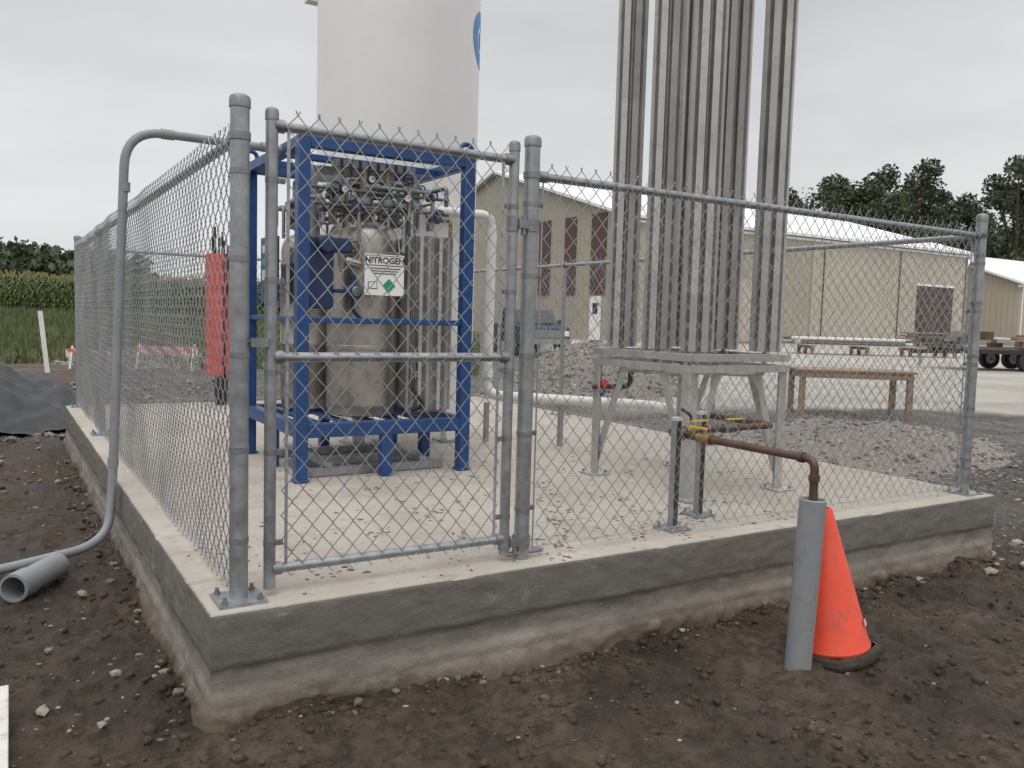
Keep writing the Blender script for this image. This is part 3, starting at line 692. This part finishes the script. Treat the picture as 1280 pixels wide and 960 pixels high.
# ------------------------------------------------------------------ pipe stack
mb=MB(); ang=math.atan2(R0.y,R0.x)
for k in range(16):
    y=-.9+ (k%8)*.24; z=.62+(k//8)*.2; off=U(-.4,.4); mb.tube([(-4+off,y,z),(1.6+off+U(-.5,1),y,z)],.09,random.choice([galv,pvcw,stoneB]),seg=12)
for k in range(60):
    y=U(-1,.8); z=.55+U(0,.7); mb.tube([(1.8+U(0,.5),y,z),(4.6+U(-.6,.6),y+U(-.1,.1),z)],.035,random.choice([copper,wood,stoneB]),seg=8)
for x in(-3.3,-.5,2.2,4): mb.box((x,0,.38),(.15,2.3,.15),wood); [mb.box((x,y,.15),(.15,.15,.3),wood) for y in(-1,0,1)]
p=W(18.6,44); o=mb.obj("pipe_stack"); o.location=(p[0],p[1],.27); o.rotation_euler=(0,0,ang)
# ------------------------------------------------------------------ trailer
mb=MB(); tw_=M("trailer_deck",(.10,.085,.07),.8)
mb.box((0,0,.78),(6,2.3,.08),tw_); 
for y in(-1.1,1.1): mb.box((0,y,.68),(6,.08,.16),dark)
mb.beam((-3,-.9,.66),(-4.3,0,.6),.1,.12,dark); mb.beam((-3,.9,.66),(-4.3,0,.6),.1,.12,dark); mb.cyl((-4.0,0,.1),(-4.0,0,.9),.05,galv)
for x in(-.5,.45):
    for y in(-1.02,1.02):
        mb.cyl((x,y-.11,.38),(x,y+.11,.38),.38,dark,28); mb.cyl((x,y-.118,.38),(x,y+.118,.38),.2,offw,20); mb.cyl((x,y-.124,.38),(x,y+.124,.38),.08,malle,12)
    for y in(-1.05,1.05): mb.box((x,y,.82),(.95,.28,.03),dark)
for k in range(22): mb.box((U(-2.5,2.6),U(-.8,.8),U(.9,1.3)),(U(.3,1.0),U(.3,.6),U(.1,.3)),random.choice([copper,copper,wood,pvcw,galv]),Matrix.Rotation(U(-.3,.3),3,'Z'))
p=W(19.0,31.5); o=mb.obj("flatbed_trailer",bev=.01); o.location=(p[0],p[1],.27); o.rotation_euler=(0,0,ang+.12)
# ------------------------------------------------------------------ pickup truck
tp=M("truck_paint",(.02,.03,.055),.25,0,.05); mb=MB()
def extr(prof,y0,y1,m):
    n=len(prof); vs=[(x,y0,z) for x,z in prof]+[(x,y1,z) for x,z in prof]
    mb.add(vs,[tuple(range(n)),tuple(range(2*n-1,n-1,-1))]+[(i,i+n,(i+1)%n+n,(i+1)%n) for i in range(n)],m)
extr([(-2.7,.5),(-2.7,.95),(-2.6,1.12),(-1.2,1.2),(2.6,1.2),(2.7,1.1),(2.7,.5)],-.95,.95,tp)
extr([(-1.35,1.19),(-.75,1.78),(-.5,1.85),(.7,1.85),(.9,1.75),(1.0,1.19)],-.82,.82,tp)
mb.beam((-1.33,0,1.25),(-.80,0,1.76),1.45,.02,glass,(0,0,1))
for y in(-.83,.83): mb.box((-.35,y,1.52),(.8,.02,.42),glass); mb.box((.5,y,1.52),(.65,.02,.42),glass)
mb.box((-2.72,0,.85),(.05,1.2,.28),malle); mb.box((-2.76,0,.58),(.12,1.9,.2),galv)
for y in(-.75,.75): mb.box((-2.72,y,.88),(.06,.3,.2),white); mb.box((-1.0,y*1.35,1.3),(.1,.2,.18),tp)
for x in(-1.7,1.75):
    for y in(-.85,.85): mb.cyl((x,y-.12,.4),(x,y+.12,.4),.4,dark,24); mb.cyl((x,y-.13,.4),(x,y+.13,.4),.22,galv,16)
p=W(.55,34); o=mb.obj("pickup_truck",bev=.03); o.location=(p[0],p[1],.27); o.rotation_euler=(0,0,math.atan2(F.y,F.x)+.25)
# ------------------------------------------------------------------ buildings
def ribbed(name,c,per_=.3):
    m,t,b=nt(name); tc=t.nodes.new("ShaderNodeTexCoord"); s=t.nodes.new("ShaderNodeSeparateXYZ"); L(t,tc.outputs["Object"],s.inputs[0])
    ad=t.nodes.new("ShaderNodeMath"); ad.operation='ADD'; L(t,s.outputs["X"],ad.inputs[0]); L(t,s.outputs["Y"],ad.inputs[1])
    mu=t.nodes.new("ShaderNodeMath"); mu.operation='MULTIPLY'; L(t,ad.outputs[0],mu.inputs[0]); mu.inputs[1].default_value=1/per_
    fr=t.nodes.new("ShaderNodeMath"); fr.operation='FRACT'; L(t,mu.outputs[0],fr.inputs[0])
    r=ramp(t,fr.outputs[0],[(0,0),(.08,1),(.2,1),(.28,0)]); bump(t,b,r.outputs[0],.8,.05)
    n=noise_node(t,.25,6,.6); cr=ramp(t,n.outputs["Fac"],[(.3,[x*.88 for x in c]),(.7,[x*1.05 for x in c])]); L(t,cr.outputs[0],b.inputs["Base Color"]); b.inputs["Roughness"].default_value=.5
    return m
wallm=ribbed("beige_metal_siding",(.38,.345,.27),.6); wallc=ribbed("cream_metal_siding",(.47,.435,.35),.6); brown=ribbed("brown_metal_panel",(.085,.045,.035)); roofm=ribbed("white_metal_roof",(.78,.79,.80),.6)
def building(name,x0,x1,y0,y1,eave,ridge,wm,g=.2):
    e=empty(name); mb=MB(); ym=(y0+y1)/2
    v=[(x,y,z) for x in(x0,x1) for y,z in((y0,g),(y1,g),(y1,eave),(ym,ridge),(y0,eave))]
    mb.add(v,[(0,1,2,3,4),(9,8,7,6,5),(0,4,9,5),(1,6,7,2)],wm); mb.obj("walls",e)
    mb=MB(); sl_=(ridge-eave)/(ym-y0); ov=.5
    for s_,ya in((-1,y0),(1,y1)):
        A=(ya+s_*ov,eave-sl_*ov+.05); B=(ym,ridge+.05); t_=.22
        v=[(x,yy,zz+dz) for x in(x0-ov,x1+ov) for (yy,zz) in(A,B) for dz in(0,t_)]
        mb.add(v,[(0,1,3,2),(4,6,7,5),(0,4,5,1),(1,5,7,3),(0,2,6,4)],roofm)
    mb.obj("roof",e)
    mb=MB(); mb.box(((x0+x1)/2,y0-.1,eave-.25),(x1-x0+.9,.16,.2),white)
    k=x0+.4
    while k<x1: mb.box((k,y0-.07,(eave+g)/2-.2),(.12,.1,eave-g-.4),brown if abs(k-x0)>1 else white); k+=(x1-x0-.8)/4
    mb.obj("gutter_and_downspouts",e)
    return e
B1=building("metal_warehouse",36.8,78.5,43,79,9.0,14.2,wallm)
mb=MB()
for y0_,y1_ in((45.2,47.0),(48.9,50.4),(52.4,54.0)): mb.box((36.76,(y0_+y1_)/2,6.55),(.06,y1_-y0_,5.9),brown)
mb.obj("color_panels",B1)
mb=MB(); mb.box((36.74,46.2,1.9),(.08,1.3,3.2),white); mb.box((36.72,46.2,2.6),(.06,.6,.8),glass)
mb.box((73.4,42.93,3.0),(5.6,.1,5.4),brown)
for k in range(9): mb.box((73.4,42.86,.6+k*.6),(5.5,.04,.05),dark)
mb.box((73.4,42.9,5.8),(6.0,.16,.2),white); mb.obj("doors",B1)
mb=MB(); mb.box((67.3,42.96,4.4),(22,.05,8.4),wallc); mb.box((47,42.95,2.8),(5,.08,4.8),wallc); mb.obj("cladding",B1)
B2=building("storage_shed",90,135,44,64,6.8,10.4,wallm)
mb=MB(); mb.box((100,43.93,2.6),(5,.1,4.2),white); mb.obj("doors",B2)
# ------------------------------------------------------------------ trees
def leafmat(name,a,bb):
    m,t,b=nt(name); n=noise_node(t,.45,5,.7); n2=noise_node(t,2.5,3,.7)
    r=ramp(t,n.outputs["Fac"],[(.35,a),(.65,bb)]); c=mix(t,ramp(t,n2.outputs["Fac"],[(.4,.5),(.6,0)]).outputs[0],r.outputs[0],[x*.5 for x in a])
    L(t,c,b.inputs["Base Color"]); b.inputs["Roughness"].default_value=.7; return m
lf=leafmat("tree_foliage",(.036,.058,.026),(.085,.115,.052)); bark=M("bark",(.07,.055,.045),.9,0,.3,6,.5,30)
def leaves(mb,c,rad,n,s,m):
    for _ in range(n):
        v=Vector((random.gauss(0,1),random.gauss(0,1),random.gauss(0,1))).normalized()*(R()**.45)
        p=Vector(c)+Vector((v.x*rad[0],v.y*rad[1],v.z*rad[2]))
        a=Vector((U(-1,1),U(-1,1),U(-1,1))).normalized(); b_=a.cross(Vector((U(-1,1),U(-1,1),U(-1,1)))).normalized(); k=s*U(.5,1.3)
        mb.add([p-a*k,p+b_*k*.6,p+a*k,p-b_*k*.6],[(0,1,2,3)],m)
def tree(x,y,h,cr):
    mb=MB(); base=Vector((x,y,.1)); tp_=base+Vector((U(-.5,.5),U(-.5,.5),h*.45)); mb.cyl(base,tp_,h*.028,bark,10,h*.018)
    for k in range(19):
        a=k*2.4+U(-.3,.3); zf=U(.35,.95); rr=cr*(1-.8*abs(zf-.6))*U(.4,1.0); e=base+Vector((rr*math.cos(a),rr*math.sin(a),h*zf))
        mb.cyl(tp_-Vector((0,0,U(0,h*.15))),e,h*.011,bark,6,h*.003)
        leaves(mb,e,(cr*U(.2,.38),cr*U(.2,.38),h*U(.05,.10)),330,.36,lf)
    leaves(mb,base+Vector((0,0,h*.65)),(cr*.7,cr*.7,h*.28),900,.40,lf)
    mb.obj("tree")
random.seed(5)
for px,dep,top_,cf in ((1005,150,226,.30),(1060,140,217,.27),(1115,135,208,.27),(1150,150,240,.3),(1180,160,250,.26),(1262,125,197,.26),(1310,130,205,.28),(1225,160,262,.3),(1085,155,235,.3)):
    lat=(px-640)/FPX*dep; h=(405+.028*(px-640)-top_)/FPX*dep+1.6; p=W(lat,dep); tree(p[0],p[1],h,h*cf)
mb=MB()
for k in range(190):
    near=k<120
    dep=U(190,260); lat=(-.64+.20*R()**1.2)*dep if near else U(-.5,.10)*dep
    f=(lat/dep+.64)/.2
    h=dep*(U(.072,.090)-.018*min(1,max(0,f))) if near else dep*U(.02,.045); p=W(lat,dep)
    mb.cyl((p[0],p[1],0),(p[0],p[1],h*.6),.25,bark,5); leaves(mb,(p[0],p[1],h*.55),(U(3,6),U(3,6),h*.47),150,1.1,lf)
mb.obj("distant_tree_line")
# corn
cm=leafmat("corn_leaf",(.060,.098,.026),(.13,.17,.055)); tm=M("corn_tassel",(.25,.22,.09),.8)
mb=MB()
for row in range(16):
    dep=56+row*1.1; n_=int(175)
    for k in range(n_):
        lat=-.80*dep+ (dep*.66)*k/n_+U(-.15,.15); p=W(lat,dep+U(-.15,.15)); h=U(2.3,2.7); z0=gbase(p[0],p[1])-.02
        x,y=p[0],p[1]
        for q in range(7):
            a=U(0,6.28); zz=z0+h*(.2+.75*q/7); l=U(.35,.6); d=Vector((math.cos(a),math.sin(a),0)); s_=Vector((-d.y,d.x,0))*.055
            b0=Vector((x,y,zz)); b1=b0+d*l*.5+Vector((0,0,.25)); b2=b0+d*l+Vector((0,0,.02))
            mb.add([b0-s_,b0+s_,b1+s_*1.2,b1-s_*1.2,b2],[(0,1,2,3),(3,2,4)],cm)
        mb.add([(x-.02,y,z0),(x+.02,y,z0),(x+.01,y,z0+h),(x-.01,y,z0+h)],[(0,1,2,3)],cm)
        mb.add([(x-.06,y,z0+h+.2),(x,y,z0+h-.1),(x+.06,y,z0+h+.22)],[(0,1,2)],tm)
mb.obj("corn_field")
gm=leafmat("grass_blade",(.07,.10,.03),(.17,.19,.07)); mb=MB()
for k in range(15000):
    dep=20+35*R(); lat=U(-.72,-.04)*dep; p=W(lat,dep); h=U(.10,.32)*(1+dep/60); a=U(0,6.28); w_=.03*(1+dep/30); z0=gz(p[0],p[1])
    dx,dy=math.cos(a)*w_,math.sin(a)*w_; mb.add([(p[0]-dx,p[1]-dy,z0),(p[0]+dx,p[1]+dy,z0),(p[0]+U(-.1,.1),p[1]+U(-.1,.1),z0+h)],[(0,1,2)],gm)
mb.obj("grass")
# ------------------------------------------------------------------ world and sun
w=bpy.data.worlds.new("World"); bpy.context.scene.world=w; w.use_nodes=True; t=w.node_tree; bg=t.nodes["Background"]
sky=t.nodes.new("ShaderNodeTexSky"); sky.sky_type='NISHITA'; sky.sun_disc=False
sc=mix(t,1.0,sky.outputs[0],(.1,.1,.1),'MULTIPLY')
tc=t.nodes.new("ShaderNodeTexCoord"); mp=t.nodes.new("ShaderNodeMapping"); mp.inputs["Scale"].default_value=(1,1,3.5); L(t,tc.outputs["Generated"],mp.inputs[0])
nn=noise_node(t,2.0,6,.5,mp.outputs[0]); cl_=ramp(t,nn.outputs["Fac"],[(.32,(.84,.845,.86)),(.5,(.96,.96,.965)),(.68,(1.08,1.075,1.07))]).outputs[0]
s=t.nodes.new("ShaderNodeSeparateXYZ"); L(t,tc.outputs["Generated"],s.inputs[0])
gr_=ramp(t,s.outputs["Z"],[(0,.88),(.12,.84),(.34,.72),(.6,1.0),(1,1.0)]).outputs[0]
cloud=mix(t,1.0,cl_,gr_,'MULTIPLY')
k=t.nodes.new("ShaderNodeMapRange"); L(t,s.outputs["Z"],k.inputs[0]); k.inputs[1].default_value=.35; k.inputs[2].default_value=1; k.inputs[3].default_value=1; k.inputs[4].default_value=1.95
cloud=mix(t,1.0,cloud,k.outputs[0],'MULTIPLY')
L(t,mix(t,.93,sc,cloud),bg.inputs["Color"]); bg.inputs["Strength"].default_value=1.0
sd=bpy.data.lights.new("sun",'SUN'); sd.energy=.8; sd.angle=math.radians(35); sd.color=(1,.96,.90)
so=bpy.data.objects.new("sun",sd); bpy.context.scene.collection.objects.link(so)
sv=Vector((-.35,-.45,.85)).normalized(); so.rotation_euler=sv.to_track_quat('Z','Y').to_euler()
sky.sun_rotation=math.atan2(sv.x,sv.y); sky.sun_elevation=math.asin(sv.z)
sc_=bpy.context.scene; sc_.view_settings.view_transform='Standard'; sc_.view_settings.look='None'; sc_.view_settings.exposure=0
